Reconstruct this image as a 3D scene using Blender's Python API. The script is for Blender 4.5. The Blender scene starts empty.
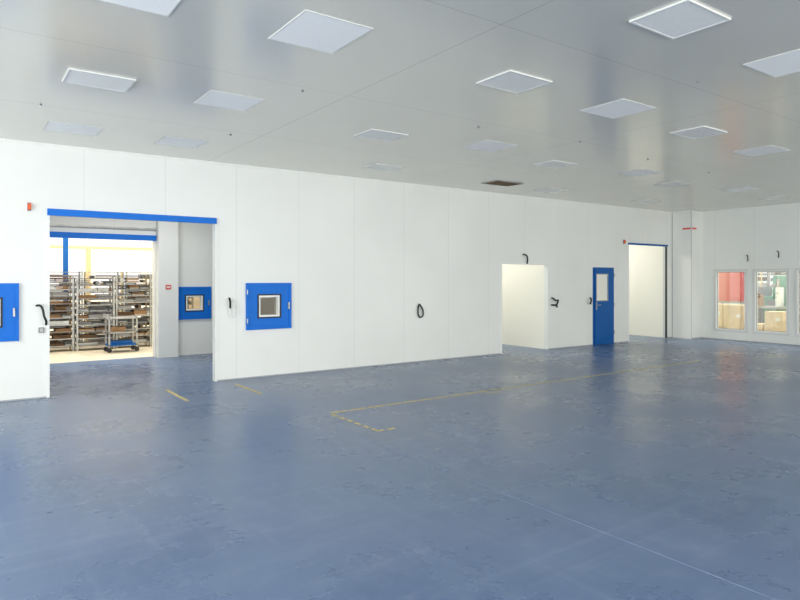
import bpy, bmesh, math, random
from mathutils import Vector, Matrix
random.seed(7)
scene=bpy.context.scene
scene.view_settings.view_transform='Standard'
scene.view_settings.look='None'

# ------------------------------------------------------------ materials
def srgb(r,g,b):
    f=lambda c:(c/255/12.92) if c/255<=0.04045 else ((c/255+0.055)/1.055)**2.4
    return (f(r),f(g),f(b),1)
def mat(name,col,rough=0.5,metal=0.0,spec=0.5,noise=0.0,nscale=8.0,emit=None,estr=0,bump=0):
    m=bpy.data.materials.new(name); m.use_nodes=True
    nt=m.node_tree; b=nt.nodes['Principled BSDF']
    b.inputs['Roughness'].default_value=rough
    b.inputs['Metallic'].default_value=metal
    b.inputs['Specular IOR Level'].default_value=spec
    b.inputs['Base Color'].default_value=col
    if noise>0:
        tc=nt.nodes.new('ShaderNodeTexCoord'); n=nt.nodes.new('ShaderNodeTexNoise')
        n.inputs['Scale'].default_value=nscale; n.inputs['Detail'].default_value=5
        nt.links.new(tc.outputs['Object'],n.inputs['Vector'])
        r=nt.nodes.new('ShaderNodeValToRGB')
        r.color_ramp.elements[0].position=0.3; r.color_ramp.elements[1].position=0.7
        r.color_ramp.elements[0].color=tuple(c*(1-noise) for c in col[:3])+(1,)
        r.color_ramp.elements[1].color=tuple(min(1,c*(1+noise)) for c in col[:3])+(1,)
        nt.links.new(n.outputs['Fac'],r.inputs['Fac']); nt.links.new(r.outputs['Color'],b.inputs['Base Color'])
        if bump:
            bp=nt.nodes.new('ShaderNodeBump'); bp.inputs['Strength'].default_value=bump
            nt.links.new(n.outputs['Fac'],bp.inputs['Height']); nt.links.new(bp.outputs['Normal'],b.inputs['Normal'])
    if emit: 
        b.inputs['Emission Color'].default_value=emit; b.inputs['Emission Strength'].default_value=estr
    return m

def N(nt,t,**kw):
    n=nt.nodes.new(t)
    for k,v in kw.items(): setattr(n,k,v)
    return n
def seam_node(nt,coord,offset,pitch,width):
    """1 on the joint between panels, 0 elsewhere"""
    a=N(nt,'ShaderNodeMath',operation='SUBTRACT'); a.inputs[1].default_value=offset-width/2-pitch*50
    nt.links.new(coord,a.inputs[0])
    b=N(nt,'ShaderNodeMath',operation='MODULO'); b.inputs[1].default_value=pitch
    nt.links.new(a.outputs[0],b.inputs[0])
    c=N(nt,'ShaderNodeMath',operation='LESS_THAN'); c.inputs[1].default_value=width
    nt.links.new(b.outputs[0],c.inputs[0])
    return c.outputs[0]
def panel_mat(name,col,seamcol,rough,specs,metal=0.0,spec=0.5,var=0.03):
    """specs: list of (axis, offset, pitch, width)"""
    m=bpy.data.materials.new(name); m.use_nodes=True; nt=m.node_tree; b=nt.nodes['Principled BSDF']
    geo=N(nt,'ShaderNodeNewGeometry'); sep=N(nt,'ShaderNodeSeparateXYZ')
    nt.links.new(geo.outputs['Position'],sep.inputs[0])
    f=None
    for ax,o,p,w in specs:
        s=seam_node(nt,sep.outputs['XYZ'.index(ax)],o,p,w)
        if f is None: f=s
        else:
            mx=N(nt,'ShaderNodeMath',operation='MAXIMUM'); nt.links.new(f,mx.inputs[0]); nt.links.new(s,mx.inputs[1]); f=mx.outputs[0]
    n=N(nt,'ShaderNodeTexNoise'); n.inputs['Scale'].default_value=0.7; n.inputs['Detail'].default_value=4
    nt.links.new(geo.outputs['Position'],n.inputs['Vector'])
    r=N(nt,'ShaderNodeValToRGB'); r.color_ramp.elements[0].position=.3; r.color_ramp.elements[1].position=.7
    r.color_ramp.elements[0].color=tuple(c*(1-var) for c in col[:3])+(1,); r.color_ramp.elements[1].color=tuple(min(1,c*(1+var)) for c in col[:3])+(1,)
    nt.links.new(n.outputs['Fac'],r.inputs['Fac'])
    mix=N(nt,'ShaderNodeMixRGB'); nt.links.new(f,mix.inputs['Fac']); nt.links.new(r.outputs['Color'],mix.inputs['Color1'])
    mix.inputs['Color2'].default_value=seamcol
    nt.links.new(mix.outputs['Color'],b.inputs['Base Color'])
    b.inputs['Roughness'].default_value=rough; b.inputs['Metallic'].default_value=metal
    b.inputs['Specular IOR Level'].default_value=spec
    return m

M_wallx=panel_mat('wall_panel_white',(0.83,0.835,0.785,1),(0.69,0.70,0.67,1),0.38,[('X',4.0,1.2,0.008)],spec=0.4)
M_wally=panel_mat('wall_panel_white_y',(0.83,0.84,0.785,1),(0.70,0.71,0.68,1),0.38,[('Y',0.75,1.1,0.008)],spec=0.4)
M_ceil=panel_mat('ceiling_panel_coated',(0.73,0.715,0.64,1),(0.54,0.53,0.48,1),0.20,[('X',3.5,3.9,0.011),('Y',3.55,2.35,0.009)],metal=0.25,spec=0.6,var=0.02)
M_white=mat('white_lacquer',(0.84,0.845,0.80,1),0.4)
M_frame=mat('light_frame_white',(0.72,0.72,0.68,1),0.7,spec=.1)
M_diff=mat('light_diffuser',(0.88,0.88,0.85,1),0.5,emit=(1,1,1,1),estr=0.07)
M_diff2=mat('light_prismatic',(0.80,0.80,0.76,1),0.4,noise=0.05,nscale=60,emit=(1,1,1,1),estr=0.04)
M_blue=mat('blue_paint',srgb(0,110,208),0.5,spec=.3,noise=0.04,nscale=3)
M_blued=mat('blue_dark_paint',srgb(0,88,160),0.5,spec=.3)
M_black=mat('black_rubber',(0.012,0.012,0.014,1),0.5)
M_dark=mat('dark_metal',(0.06,0.062,0.065,1),0.4,metal=0.5,noise=.2)
M_steel=mat('steel',(0.42,0.42,0.40,1),0.4,metal=0.6,noise=.2)
M_orange=mat('orange_plastic',srgb(225,90,20),0.4)
M_red=mat('red_paint',srgb(222,98,84),0.6)
M_redp=mat('partition_coral',srgb(214,112,98),0.7)
M_yel=mat('yellow_tape',srgb(215,195,120),0.6,noise=0.25,nscale=20)
M_yel2=mat('worn_tape',srgb(186,178,130),0.6,noise=0.3,nscale=14)
M_line=mat('joint_filler',srgb(135,150,180),0.5,noise=.2,nscale=9)
M_kraft=mat('cardboard',srgb(225,200,160),0.8,noise=.12,nscale=6)
M_kraft2=mat('cardboard_dark',srgb(150,115,80),0.8,noise=.2,nscale=9)
M_cream=mat('cream_wall',srgb(241,239,226),0.6)
M_sand=mat('concrete_floor_beige',srgb(205,192,168),0.7,noise=.15,nscale=3)
M_green=mat('machine_green',srgb(95,150,130),0.4)
M_brown=mat('rust_brown',srgb(105,78,52),0.7,noise=.4,nscale=15)
M_tan=mat('tan_beam',srgb(215,190,140),0.6)
M_grey=mat('grey_plastic',(0.22,0.22,0.23,1),0.5)
M_kick=mat('grey_joint',(0.38,0.39,0.40,1),0.5)
M_soft=mat('sealant_joint',(0.60,0.61,0.59,1),0.5)
def glass(name,tint=(0.9,0.95,0.95,1),a=0.18):
    m=bpy.data.materials.new(name); m.use_nodes=True; nt=m.node_tree
    for n in list(nt.nodes): nt.nodes.remove(n)
    o=N(nt,'ShaderNodeOutputMaterial'); mx=N(nt,'ShaderNodeMixShader'); t=N(nt,'ShaderNodeBsdfTransparent'); g=N(nt,'ShaderNodeBsdfGlossy')
    t.inputs['Color'].default_value=tint; g.inputs['Roughness'].default_value=0.02
    mx.inputs['Fac'].default_value=a*0.4
    nt.links.new(t.outputs[0],mx.inputs[1]); nt.links.new(g.outputs[0],mx.inputs[2]); nt.links.new(mx.outputs[0],o.inputs['Surface'])
    return m
M_glass=glass('window_glass',(.93,.96,.95,1),.6)
M_glasst=glass('window_glass_bronze',(0.72,0.66,0.58,1),.3)

# floor
def floor_mat():
    m=bpy.data.materials.new('blue_epoxy_floor'); m.use_nodes=True; nt=m.node_tree; b=nt.nodes['Principled BSDF']
    geo=N(nt,'ShaderNodeNewGeometry')
    def noise(scale,det,rough,vec=None):
        n=N(nt,'ShaderNodeTexNoise'); n.inputs['Scale'].default_value=scale; n.inputs['Detail'].default_value=det; n.inputs['Roughness'].default_value=rough
        nt.links.new(vec or geo.outputs['Position'],n.inputs['Vector']); return n
    def ramp(n,p0,p1,c0,c1):
        r=N(nt,'ShaderNodeValToRGB'); r.color_ramp.elements[0].position=p0; r.color_ramp.elements[1].position=p1
        r.color_ramp.elements[0].color=c0; r.color_ramp.elements[1].color=c1; nt.links.new(n.outputs['Fac'],r.inputs['Fac']); return r
    def mix(fac,c1,col):
        x=N(nt,'ShaderNodeMixRGB'); nt.links.new(fac,x.inputs['Fac']); nt.links.new(c1,x.inputs['Color1']); x.inputs['Color2'].default_value=col; return x.outputs['Color']
    def g(v): return (v,v,v,1)
    n1=noise(.6,8,.65); n2=noise(3,9,.7)
    c=ramp(n1,.32,.70,(0.094,0.147,0.258,1),(0.138,0.200,0.320,1)).outputs['Color']
    c=mix(ramp(n2,.50,.8,g(0),g(.42)).outputs['Color'],c,(0.22,0.28,0.385,1))
    for sc,rot,col,s in (((0.30,5.5,1),0.3,(0.075,0.118,0.215,1),.4),((6.0,0.25,1),-0.15,(0.23,0.29,0.40,1),.28),((0.2,9,1),0.05,(0.23,0.29,0.40,1),.3),((3,.6,1),.9,(0.075,0.118,0.215,1),.25)):
        mp=N(nt,'ShaderNodeMapping'); mp.inputs['Scale'].default_value=sc; mp.inputs['Rotation'].default_value=(0,0,rot)
        nt.links.new(geo.outputs['Position'],mp.inputs['Vector'])
        n=noise(1.3,5,.55,mp.outputs[0]); c=mix(ramp(n,.55,.78,g(0),g(s)).outputs['Color'],c,col)
    nt.links.new(c,b.inputs['Base Color'])
    rr=N(nt,'ShaderNodeMapRange'); rr.inputs['From Min'].default_value=.3; rr.inputs['From Max'].default_value=.7; rr.inputs['To Min'].default_value=.21; rr.inputs['To Max'].default_value=.36
    nt.links.new(n1.outputs['Fac'],rr.inputs['Value']); nt.links.new(rr.outputs[0],b.inputs['Roughness'])
    b.inputs['Specular IOR Level'].default_value=.42
    return m
M_floor=floor_mat()

# ------------------------------------------------------------ mesh builder
class B:
    def __init__(s,name): s.name=name; s.bm=bmesh.new(); s.mats=[]
    def mi(s,m):
        if m not in s.mats: s.mats.append(m)
        return s.mats.index(m)
    def box(s,x0,x1,y0,y1,z0,z1,m,rot=None):
        i=s.mi(m); vs=[s.bm.verts.new((x,y,z)) for x in (x0,x1) for y in (y0,y1) for z in (z0,z1)]
        for f in ((0,1,3,2),(4,6,7,5),(0,4,5,1),(2,3,7,6),(0,2,6,4),(1,5,7,3)):
            fc=s.bm.faces.new([vs[k] for k in f]); fc.material_index=i
        if rot: bmesh.ops.rotate(s.bm,verts=vs,cent=rot[0],matrix=Matrix.Rotation(rot[1],3,rot[2]))
        return s
    def cyl(s,p0,p1,r,m,seg=12):
        i=s.mi(m); p0=Vector(p0); p1=Vector(p1); d=p1-p0
        q=d.to_track_quat('Z','Y').to_matrix().to_4x4(); mt=Matrix.Translation((p0+p1)/2)@q
        res=bmesh.ops.create_cone(s.bm,cap_ends=True,segments=seg,radius1=r,radius2=r,depth=d.length,matrix=mt)
        for v in res['verts']:
            for f in v.link_faces: f.material_index=i
        return s
    def ring(s,ax,a0,a1,z0,z1,w,d0,d1,m):
        def bx(p0,p1,q0,q1):
            if ax=='x': s.box(p0,p1,d0,d1,q0,q1,m)
            else: s.box(d0,d1,p0,p1,q0,q1,m)
        bx(a0,a1,z0,z0+w); bx(a0,a1,z1-w,z1); bx(a0,a0+w,z0+w,z1-w); bx(a1-w,a1,z0+w,z1-w)
    def done(s,bevel=0):
        bmesh.ops.recalc_face_normals(s.bm,faces=s.bm.faces)
        me=bpy.data.meshes.new(s.name); s.bm.to_mesh(me); s.bm.free()
        for m in s.mats: me.materials.append(m)
        o=bpy.data.objects.new(s.name,me); scene.collection.objects.link(o)
        if bevel:
            b=o.modifiers.new('bevel','BEVEL'); b.width=bevel; b.segments=2; b.limit_method='ANGLE'
        return o
def wall_x(name,y0,y1,xa,xb,h,holes,m,z0=0):
    b=B(name); x=xa
    for hx0,hx1,hz0,hz1 in sorted(holes):
        b.box(x,hx0,y0,y1,z0,h,m)
        if hz0>z0: b.box(hx0,hx1,y0,y1,z0,hz0,m)
        if hz1<h: b.box(hx0,hx1,y0,y1,hz1,h,m)
        x=hx1
    b.box(x,xb,y0,y1,z0,h,m); return b.done()
def wall_y(name,x0,x1,ya,yb,h,holes,m,z0=0):
    b=B(name); y=ya
    for a,c,hz0,hz1 in sorted(holes):
        b.box(x0,x1,y,a,z0,h,m)
        if hz0>z0: b.box(x0,x1,a,c,z0,hz0,m)
        if hz1<h: b.box(x0,x1,a,c,hz1,h,m)
        y=c
    b.box(x0,x1,y,yb,z0,h,m); return b.done()

H=3.75; D=10.55; T=0.12; XR=18.06
XL=-5.0; YB=-6.0
# ------------------------------------------------------------ shell
B('floor').box(XL-.2,XR+.2,YB-.2,14.75,-0.2,0,M_floor).done()
B('ceiling').box(XL-.2,XR+.2,YB-.2,14.75,H,H+.15,M_ceil).done()
pw=(-0.1,0.75,0.86,1.69)
pw2=(4.17,5.03,0.85,1.68)
def inner(p): 
    cx=(p[0]+p[1])/2; cz=(p[2]+p[3])/2; return (cx-.215,cx+.215,cz-.205,cz+.205)
wall_x('wall_front',D,D+T,XL,XR+.12,H,[inner(pw),(1.14,3.62,0,2.72),inner(pw2),(10.42,12.0,0,2.10),(15.34,17.2,0,2.72)],M_wallx)
wins=[(8.68,9.53,.29,1.98),(7.6,8.44,.29,1.98),(6.52,7.37,.29,1.98),(5.44,6.29,.29,1.98),(4.36,5.21,.29,1.98)]
wall_y('wall_right',XR,XR+.12,YB,9.93,H,wins,M_wally)
b=B('corner_pillar'); b.box(17.47,XR+.12,9.93,D,0,H,M_white)
b.box(17.462,17.47,9.922,9.94,0,H-.001,M_soft); b.box(17.464,17.47,D-.03,D-.012,0,H-.031,M_kick)
b.box(17.47,XR,9.915,9.93,0,.03,M_kick); b.done()
wall_y('wall_left',XL-.12,XL,YB,D,H,[(-4.5,-1,0.9,3.2),(0,3.5,.9,3.2),(4.5,8,.9,3.2)],M_wally)
wall_x('wall_rear',YB-.12,YB,XL,XR,H,[(-3.5,0.5,0.9,3.2),(2,6,.9,3.2),(8,12,.9,3.2),(13,17,.9,3.2)],M_wallx)
wall_x('wall_lobby_back',14.6,14.72,-1.5,7.4,H,[(1.3,3.65,0,2.72),(4.13+.18,4.91-.18,1.02,1.37)],M_wallx)
wall_y('wall_lobby_left',-1.5,-1.38,D+T,14.6,H,[],M_wally)
wall_y('wall_lobby_right',7.28,7.4,D+T,14.6,H,[],M_wally)
wall_y('wall_passage_side',12.0,12.1,D+T,14.6,H,[],M_cream)
wall_y('wall_passage_left',8.6,8.7,D+T,14.6,H,[],M_cream)
wall_x('wall_passage_back',14.5,14.6,8.7,12.0,H,[],M_cream)
wall_y('wall_side_room',17.28,17.38,D+T,14.6,H,[],M_cream)
wall_y('wall_side_room_left',13.0,13.1,D+T,14.6,H,[],M_cream)
wall_x('wall_side_room_back',14.5,14.6,13.1,17.28,H,[],M_cream)
b=B('baseboard_front')
for a,c in ((XL,1.14),(3.62,10.42),(12.0,13.76),(14.64,15.34),(17.2,17.47)): b.box(a,c,D-.006,D,0,.02,M_kick)
b.done()
B('baseboard_right').box(XR-.006,XR,YB,9.93,0,.02,M_kick).done()
b=B('trim_ceiling_corner'); b.box(XL,17.47,D-.02,D,H-.03,H,M_white); b.box(XR-.02,XR,YB,9.93,H-.03,H,M_white); b.done()

# opening trims
b=B('trim_opening_large'); b.box(1.11,3.64,D-.04,D-.001,2.69,2.79,M_blue); b.box(1.14,3.62,D-.0,D+T,2.70,2.72,M_blue)
b.box(1.10,1.14,D-.012,D,0,2.69,M_white); b.box(3.62,3.66,D-.012,D,0,2.69,M_white); b.done()
b=B('trim_lobby_opening'); b.box(1.26,3.66,14.53,14.6,2.60,2.72,M_blue); b.box(1.2,4.0,14.55,14.6,2.84,2.88,M_steel); b.done()
B('trim_lobby_pilaster').box(3.67,4.10,14.38,14.6,0,H-.01,M_white).done()
b=B('trim_opening_small')
b.box(10.39,10.42,D-.012,D,0,2.13,M_white);b.box(12.0,12.03,D-.012,D,0,2.13,M_white);b.box(10.42,12.0,D-.012,D,2.10,2.13,M_white); b.done()
b=B('trim_opening_tall')
b.box(15.31,17.23,D-.03,D,2.71,2.76,M_blued); b.box(15.31,15.34,D-.012,D,0,2.70,M_white)
b.box(17.17,17.2,D-.02,D+.03,0,2.70,M_dark); b.done()

# ------------------------------------------------------------ pass-through windows (blue)
def pass_window(p,y,t=T):
    b=B('pass_through_window'); x0,x1,z0,z1=p; i0,i1,j0,j1=inner(p) if (x1-x0)>.8 else (x0+.18,x1-.18,z0+.19,z1-.19)
    f=-.03
    b.box(x0,x1,y+f,y,z0,j0,M_blue); b.box(x0,x1,y+f,y,j1,z1,M_blue); b.box(x0,i0,y+f,y,j0,j1,M_blue); b.box(i1,x1,y+f,y,j0,j1,M_blue)
    b.ring('x',x0,x1,z0,z1,.05,y-.045,y-.03,M_blue)
    b.ring('x',i0-.01,i1+.01,j0-.01,j1+.01,.024,y-.042,y-.028,M_black)
    b.ring('x',i0,i1,j0,j1,.045,y-.03,y+t,M_white)
    b.box(i0+.045,i1-.045,y+t*.5,y+t*.5+.006,j0+.045,j1-.045,M_glasst)
    b.box(x1-.075,x1-.05,y-.075,y-.03,(z0+z1)/2-.06,(z0+z1)/2+.06,M_steel)
    b.cyl((x0+.012,y-.05,z0+.12),(x0+.012,y-.05,z0+.2),.012,M_steel); b.cyl((x0+.012,y-.05,z1-.2),(x0+.012,y-.05,z1-.12),.012,M_steel)
    return b.done()
pass_window(pw,D); pass_window(pw2,D); pass_window((4.13,4.91,.82,1.57),14.6)

# ------------------------------------------------------------ blue door with window
b=B('door_1'); x0,x1=13.80,14.60
b.ring('x',x0-.04,x1+.04,-.02,2.06,.04,D-.02,D-.001,M_blued)
wx0,wx1=x0+.05,x1-.27
b.box(x0,x1,D-.05,D-.021,0.012,1.17,M_blued); b.box(x0,x1,D-.05,D-.021,1.88,2.02,M_blued)
b.box(x0,wx0,D-.05,D-.021,1.17,1.88,M_blued); b.box(wx1,x1,D-.05,D-.021,1.17,1.88,M_blued)
b.ring('x',wx0-.01,wx1+.01,1.16,1.89,.02,D-.058,D-.05,M_steel)
b.box(wx0,wx1,D-.035,D-.03,1.17,1.88,M_cream)
b.box(x0+.03,x0+.07,D-.06,D-.05,.93,1.13,M_steel); b.cyl((x0+.05,D-.1,1.06),(x0+.05,D-.05,1.06),.01,M_steel); b.cyl((x0+.05,D-.1,1.06),(x0+.17,D-.1,1.06),.01,M_steel)
for z in (.25,1.0,1.8): b.cyl((x1+.01,D-.06,z),(x1+.01,D-.06,z+.1),.012,M_steel)
b.done()

# ------------------------------------------------------------ windows right wall
for k,(y0,y1,z0,z1) in enumerate(wins):
    b=B('window_%d'%(k+1))
    b.ring('y',y0-.05,y1+.05,z0-.05,z1+.05,.05,XR-.02,XR-.001,M_frame)
    b.ring('y',y0,y1,z0,z1,.03,XR-.015,XR+.1,M_white)
    b.ring('y',y0+.03,y1-.03,z0+.03,z1-.03,.012,XR+.03,XR+.05,M_grey)
    b.box(XR+.035,XR+.041,y0+.03,y1-.03,z0+.03,z1-.03,M_glass)
    b.done()

# ------------------------------------------------------------ ceiling light panels
def framed(cx,cy,w=.60,d=.48,dark=False):
    b=B('ceiling_light_panel' if not dark else 'ceiling_service_hatch'); z1=H-.001; z0=H-.016
    x0,x1,y0,y1=cx-w/2,cx+w/2,cy-d/2,cy+d/2; f=.02
    mf=M_frame if not dark else M_steel
    b.box(x0,x1,y0,y0+f,z0,z1,mf); b.box(x0,x1,y1-f,y1,z0,z1,mf); b.box(x0,x0+f,y0+f,y1-f,z0,z1,mf); b.box(x1-f,x1,y0+f,y1-f,z0,z1,mf)
    if dark:
        b.box(x0+f,x1-f,y0+f,y1-f,H-.006,z1,M_brown)
        for i in range(4):
            yy=y0+f+.05+i*(d-2*f-.1)/3; b.box(x0+f,x1-f,yy-.012,yy+.012,H-.015,H-.006,M_brown)
    else:
        b.box(x0+f,x1-f,y0+f,y1-f,H-.013,z1,M_diff2)
    return b.done()
def flat(cx,cy,w=.64,d=.60):
    b=B('ceiling_light_panel'); x0,x1,y0,y1=cx-w/2,cx+w/2,cy-d/2,cy+d/2
    f=.012; z0=H-.007; z1=H-.001
    b.box(x0,x1,y0,y0+f,z0,z1,M_frame); b.box(x0,x1,y1-f,y1,z0,z1,M_frame); b.box(x0,x0+f,y0+f,y1-f,z0,z1,M_frame); b.box(x1-f,x1,y0+f,y1-f,z0,z1,M_frame)
    b.box(x0+f,x1-f,y0+f,y1-f,H-.006,z1,M_diff)
    return b.done()
for x,y in ((1.18,6.88),(4.62,4.50),(4.55,2.68),(4.82,7.23),(6.24,9.28),(8.25,4.59),(8.5,7.31),(10.9,9.49),(12.3,7.4),(12.4,4.6),(14.4,9.4),(16.4,7.2),(1.2,.6),(8.3,.6),(12.3,.6),(15.5,4.6)):
    framed(x,y)
for a in ((1.0,4.6),(2.42,4.53,.6,.68),(6.36,4.52),(2.51,6.85,.6,.6),(1.28,9.3),(2.69,9.3,.6,.6),(6.56,6.9),(10.5,7.0),(10.26,4.7),(6.3,2.6),(14.3,7.0),(14.2,4.6),(10.3,.6),(4.6,-1.4),(1.2,-1.4),(8.3,-1.4),(12.3,-1.4),(1.2,-3.8),(4.6,-3.8),(8.3,-3.8),(-2.2,.6),(-2.2,4.6),(-2.2,8)):
    flat(*a)
framed(9.3,9.39,dark=True,w=.75)
b=B('ceiling_sprinkler_heads')
for x,y in ((3.0,6.0),(5.6,6.1),(7.4,5.9),(3.1,8.4),(6.1,3.4),(9.4,6.1),(.8,8.2),(11.5,6.2)):
    b.cyl((x,y,H-.02),(x,y,H-.001),.013,M_grey); 
b.done()

# ------------------------------------------------------------ wall hardware
def cable(pts,r=.016,m=M_black,plate=True,name='hanging_cable'):
    cu=bpy.data.curves.new(name,'CURVE'); cu.dimensions='3D'; cu.bevel_depth=r; cu.bevel_resolution=3; cu.materials.append(m)
    sp=cu.splines.new('NURBS'); sp.points.add(len(pts)-1); sp.use_endpoint_u=True; sp.order_u=3
    for p,q in zip(sp.points,pts): p.co=(*q,1)
    o=bpy.data.objects.new(name,cu); scene.collection.objects.link(o); return o
y=D-.03
cable([(.97,y,1.36),(1.01,y-.05,1.38),(1.05,y-.05,1.3),(1.06,y-.05,1.2),(1.1,y-.04,1.12),(1.09,y,1.08)],.016)
cable([(3.93,y,1.38),(3.87,y-.03,1.36),(3.86,y-.03,1.2),(3.9,y-.03,1.05),(3.94,y-.03,1.15),(3.93,y-.03,1.32),(3.91,y,1.38)],.012,m=M_white)
cable([(3.86,y,1.42),(3.86,y-.05,1.38),(3.86,y-.05,1.30),(3.87,y-.02,1.24)],.018)
cable([(7.98,y,1.22),(7.93,y-.02,1.18),(7.93,y-.02,.98),(8.0,y-.02,.93),(8.07,y-.02,.98),(8.06,y-.02,1.13),(7.98,y,1.22)],.016)
cable([(11.08,y,2.34),(11.14,y-.06,2.34),(11.2,y-.06,2.25),(11.24,y,2.12)],.018)
cable([(12.12,y,1.28),(12.1,y-.08,1.26),(12.2,y-.08,1.2),(12.32,y-.06,1.24),(12.3,y,1.1)],.02)
cable([(12.1,y,1.1),(12.2,y-.09,1.12),(12.32,y,1.05)],.02)
cable([(13.62,y,1.25),(13.55,y-.1,1.22),(13.5,y-.1,1.12),(13.62,y,1.1)],.022)
b=B('light_switch'); b.box(1.0,1.07,D-.03,D,.96,1.04,M_grey); b.box(1.015,1.055,D-.038,D-.03,.975,1.025,M_steel); b.done()
def alarm(x,z,y=D-.001):
    b=B('alarm_beacon'); b.box(x-.025,x+.025,y-.02,y,z-.06,z+.06,M_grey); b.box(x-.022,x+.022,y-.06,y-.02,z-.045,z+.045,M_orange); b.done(.004)
alarm(.88,2.80); alarm(15.1,2.78)
b=B('warning_sign'); b.box(3.82,3.94,14.365,14.379,1.52,1.62,M_red); b.box(3.84,3.92,14.362,14.366,1.555,1.585,M_white); b.done()
b=B('red_label_strip'); b.box(17.453,17.461,9.95,10.2,3.2,3.25,M_red); b.box(17.47,17.7,9.912,9.92,3.2,3.25,M_red); b.done()
xx=XR-.03
cable([(xx,8.64,2.42),(xx-.05,8.6,2.42),(xx-.05,8.58,2.3),(xx,8.62,2.25)],.013)
cable([(xx,7.85,2.5),(xx-.05,7.8,2.5),(xx-.05,7.78,2.38),(xx,7.82,2.33)],.013)

# ------------------------------------------------------------ floor markings
def strip(b,x0,x1,y0,y1,m): b.box(x0,x1,y0,y1,0.0005,.002,m)
b=B('floor_marking_tape')
strip(b,2.695,2.745,9.08,10.2,M_yel); strip(b,3.785,3.83,9.0,10.1,M_yel)
x=4.0
while x<6.7:
    strip(b,x,x+.26,7.165,7.215,M_yel); x+=.29
x=6.8
while x<12.6:
    strip(b,x,x+.54,7.165,7.22,M_yel2); x+=.56
yv=7.1
while yv>6.1:
    strip(b,3.95,3.99,yv-.13,yv,M_yel); yv-=.19
strip(b,3.95,4.05,6.0,6.04,M_yel); strip(b,4.1,4.2,6.0,6.04,M_yel)
strip(b,6.6,6.9,7.0,7.03,M_yel)
b.done()
b=B('floor_joint_line'); strip(b,3.646,3.652,-2,6.0,M_line); b.done()

# ------------------------------------------------------------ warehouse beyond lobby
WY=24
B('floor_warehouse').box(-6,12,14.75,WY,-.2,0,M_sand).done()
wh=[(x,x+1.5,1.2,4.2) for x in (-5,-3.2,-1.4,.4,2.2,4.0,5.8,7.6)]
wall_x('wall_warehouse_back',WY,WY+.15,-6,12,5.2,wh,M_cream)
wall_y('wall_warehouse_left',-6.12,-6,14.75,WY,5.2,[],M_cream)
wall_y('wall_warehouse_right',12,12.12,14.75,WY,5.2,[],M_cream)
b=B('ceiling_warehouse'); b.box(-6,12,14.75,WY,5.2,5.3,M_white); b.done()
wall_x('wall_warehouse_front',14.73,14.85,-6,12,5.2,[(1.3,3.65,0,2.72),(4.1,5.0,.8,1.6)],M_cream)
b=B('warehouse_column'); b.box(2.38,2.5,19.0,19.12,0,5.2,M_blued); b.box(2.3,2.58,18.95,19.17,0,.03,M_steel); b.done()
b=B('warehouse_beam'); b.box(-6,12,20,20.12,2.62,2.7,M_tan)
for x in (1.2,3.1,5.0): b.box(x,x+.12,20,20.12,0,2.62,M_tan)
b.done()
def rack(x0,y0,w=.86,d=.5,h=1.85,seed=0):
    rnd=random.Random(seed); b=B('storage_rack')
    for px in (x0,x0+w-.04):
        for py in (y0,y0+d-.04): b.box(px,px+.04,py,py+.04,0,h,M_tan if rnd.random()<.35 else M_steel)
    n=11
    for i in range(n):
        z=.12+i*(h-.15)/(n-1); b.box(x0+.002,x0+w-.002,y0+.002,y0+d-.002,z,z+.018,M_steel if rnd.random()<.5 else M_grey)
        if i==n-1: continue
        x=x0+.05
        while x<x0+w-.09:
            ww=rnd.uniform(.2,.45); hh=rnd.uniform(.05,.13); ww=min(ww,x0+w-.05-x)
            m=rnd.choice([M_dark,M_brown,M_brown,M_kraft2,M_dark,M_grey,M_grey,M_steel])
            k=rnd.random()
            if k<.1: b.cyl((x+ww/2,y0+.03,z+.02+hh/2),(x+ww/2,y0+d-.05,z+.02+hh/2),min(ww,hh)/2,m)
            elif k<.65:
                for j in range(3): b.box(x,x+ww,y0+.03,y0+d-.06,z+.019+j*hh/3,z+.018+j*hh/3+hh/4.5,m)
            else:
                b.box(x,x+ww,y0+.03,y0+d-.06,z+.019,z+.018+hh,m)
                b.box(x+.01,x+ww-.01,y0+.02,y0+.03,z+.03,z+.045,M_steel)
            x+=ww+rnd.uniform(.005,.025)
    b.cyl((x0+.02,y0+d-.02,.15),(x0+w-.02,y0+d-.02,h-.1),.006,M_steel)
    return b.done()
for i,x in enumerate((.6,1.5,2.4,3.3,4.2)): rack(x,16.9+.08*(i%2),seed=i+3,h=1.85 if i!=2 else 1.78)
for i,x in enumerate((.9,1.85,2.8,3.75,4.7)): rack(x,18.0,seed=i+30,h=1.95)
b=B('utility_cart'); cx0,cx1,cy0,cy1=2.95,3.6,16.0,16.45
for px in (cx0,cx1-.035):
    for py in (cy0,cy1-.035):
        b.box(px,px+.035,py,py+.035,.12,.86,M_steel)
        b.cyl((px+.018,py-.0,.06),(px+.018,py+.035,.06),.055,M_black)
for z in (.16,.46,.80):
    b.box(cx0,cx1,cy0,cy1,z,z+.03,M_steel if z>.2 else M_blued)
b.box(cx0+.1,cx0+.4,cy0+.1,cy1-.1,.49,.6,M_kraft2); b.box(cx0+.08,cx1-.1,cy0+.08,cy1-.08,.19,.27,M_blued)
b.cyl((cx0-.02,cy0+.02,.9),(cx0-.02,cy1-.02,.9),.014,M_steel)
b.box(cx0-.035,cx0,cy0,cy0+.03,.8,.92,M_steel); b.box(cx0-.035,cx0,cy1-.03,cy1,.8,.92,M_steel)
b.done()

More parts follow.
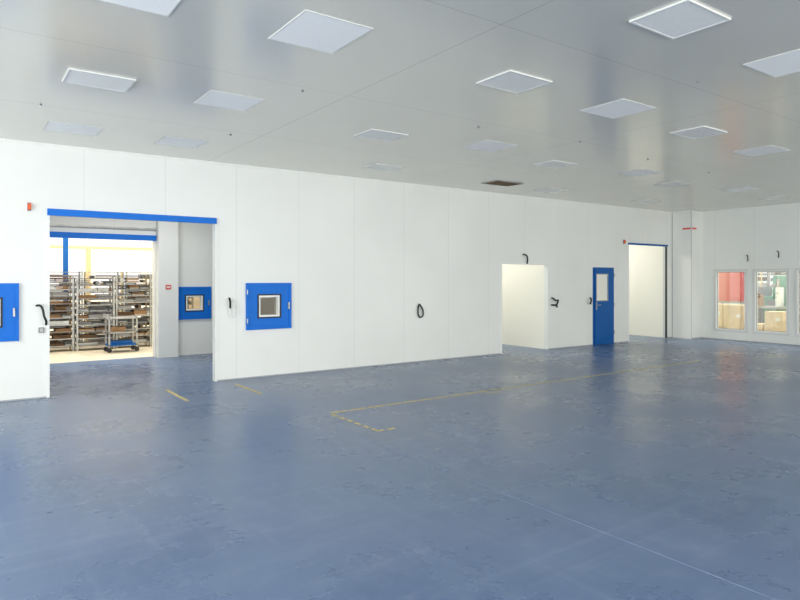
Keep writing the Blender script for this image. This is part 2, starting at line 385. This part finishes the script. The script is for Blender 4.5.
# ------------------------------------------------------------ workshop beyond right windows
B('floor_workshop').box(XR+.2,26,0,16,-.2,0,M_sand).done()
wall_y('wall_workshop_back',26,26.12,0,16,4.5,[(y,y+2,1.5,4) for y in (1,4,7,10,13)],M_cream)
B('ceiling_workshop').box(XR+.2,26,0,16,4.5,4.6,M_white).done()
wall_x('wall_workshop_end',16,16.12,XR+.2,26,4.5,[],M_cream)
wall_x('wall_workshop_start',-.12,0,XR+.2,26,4.5,[],M_cream)
b=B('red_partition_panel'); b.box(20.0,20.06,9.65,10.8,1.05,2.1,M_redp); b.box(19.98,20.08,9.61,9.65,0,2.15,M_steel); b.box(19.98,20.08,10.8,10.84,0,2.15,M_steel); b.box(19.98,20.08,9.65,10.8,2.1,2.15,M_steel); b.box(19.98,20.08,9.65,10.8,1.0,1.05,M_steel); b.done()
def carton(x,y,z,w,d,h):
    b=B('cardboard_box'); b.box(x,x+w,y,y+d,z,z+h,M_kraft); b.box(x-.002,x+w+.002,y+d/2-.025,y+d/2+.025,z+h*.7,z+h+.002,M_tan)
    b.box(x-.004,x,y+.08,y+.2,z+.08,z+.18,M_white); return b.done()
carton(19.3,9.35,0,.5,.6,.5); carton(19.3,9.35,.502,.5,.6,.45); carton(19.35,10.0,0,.5,.6,.55); carton(19.35,10.0,.552,.45,.55,.4)
carton(19.3,8.2,0,.5,.55,.45); carton(19.3,8.8,0,.5,.5,.42); carton(19.32,8.25,.452,.45,.5,.35); carton(19.3,7.3,0,.5,.6,.5)
b=B('green_machine'); b.box(20.9,21.6,8.85,9.5,0,1.2,M_green); b.box(20.95,21.4,9.0,9.25,1.2,1.85,M_green); b.box(20.8,21.3,9.1,9.2,1.5,1.6,M_steel)
b.cyl((20.85,9.05,1.2),(20.85,9.05,1.75),.05,M_steel); b.box(20.88,20.9,8.9,9.4,.8,1.1,M_grey)
b.box(20.9,21.3,8.7,8.84,0,1.7,M_steel); b.box(20.9,21.5,9.51,9.75,0,1.5,M_grey); b.done(.01)
b=B('workbench'); b.box(20.0,20.6,7.2,9.5,.86,.92,M_steel)
for yy in (7.22,9.4):
    for q in (20.02,20.52): b.box(q,q+.06,yy,yy+.06,0,.86,M_grey)
b.box(20.1,20.4,9.25,9.4,.92,1.25,M_kraft2); b.box(20.1,20.45,8.2,8.5,.92,1.2,M_grey); b.box(20.1,20.3,8.65,8.8,.92,1.5,M_white); b.box(20.1,20.3,7.7,8.0,.92,1.3,M_blued); b.done()
rk=rack(0,0,w=1.6,d=.5,h=2.1,seed=77); rk.rotation_euler=(0,0,math.pi/2); rk.location=(22.6,8.3,0)
rk=rack(0,0,w=1.6,d=.5,h=2.1,seed=78); rk.rotation_euler=(0,0,math.pi/2); rk.location=(22.6,10.1,0)

# ------------------------------------------------------------ lights
def area(name,loc,direction,sx,sy,power,col=(1,1,1)):
    l=bpy.data.lights.new(name,'AREA'); l.shape='RECTANGLE'; l.size=sx; l.size_y=sy; l.energy=power; l.color=col
    o=bpy.data.objects.new(name,l); scene.collection.objects.link(o); o.location=loc
    o.rotation_euler=Vector(direction).to_track_quat('-Z','Y').to_euler(); return o
for yy in (-2.75,1.75,6.25): area('window_daylight_left',(XL+.35,yy,2.05),(1,0,.2),3.5,2.3,250,(.91,.96,1))
for xx_,pp in ((-1.5,270),(4,275),(10,285),(15,200)): area('window_daylight_rear',(xx_,YB+.35,2.05),(0,1,.2),4,2.3,pp,(1,.995,.97))  # daylight from unseen rear windows; last lamp added to brighten the far right
area('warehouse_lamp',(3,19,5.1),(0,0,-1),8,7,1000,(1,.985,.95))  # broad area light added under the roof to brighten the warehouse, no fixture
area('lobby_lamp',(3,12.6,H-.05),(0,0,-1),3,1,72)
area('passage_lamp',(10.4,12.6,H-.05),(0,0,-1),2,1,78,(1,.99,.96))
area('side_room_lamp',(15.3,12.6,H-.05),(0,0,-1),2,1,92,(1,.985,.93))
area('workshop_lamp',(21.5,8.5,4.4),(0,0,-1),5,7,850)  # unseen area light added to brighten what shows through the right windows
w=bpy.data.worlds.new('World'); scene.world=w; w.use_nodes=True
w.node_tree.nodes['Background'].inputs[0].default_value=(1,.98,.94,1); w.node_tree.nodes['Background'].inputs[1].default_value=1.4

# ------------------------------------------------------------ camera
cd=bpy.data.cameras.new('camera'); cam=bpy.data.objects.new('camera',cd); scene.collection.objects.link(cam)
cam.location=(0,0,1.75); cam.rotation_euler=(math.radians(90),0,-math.radians(35.41))
cd.sensor_width=36; cd.lens=626/800*36; cd.shift_y=-21/800
scene.camera=cam
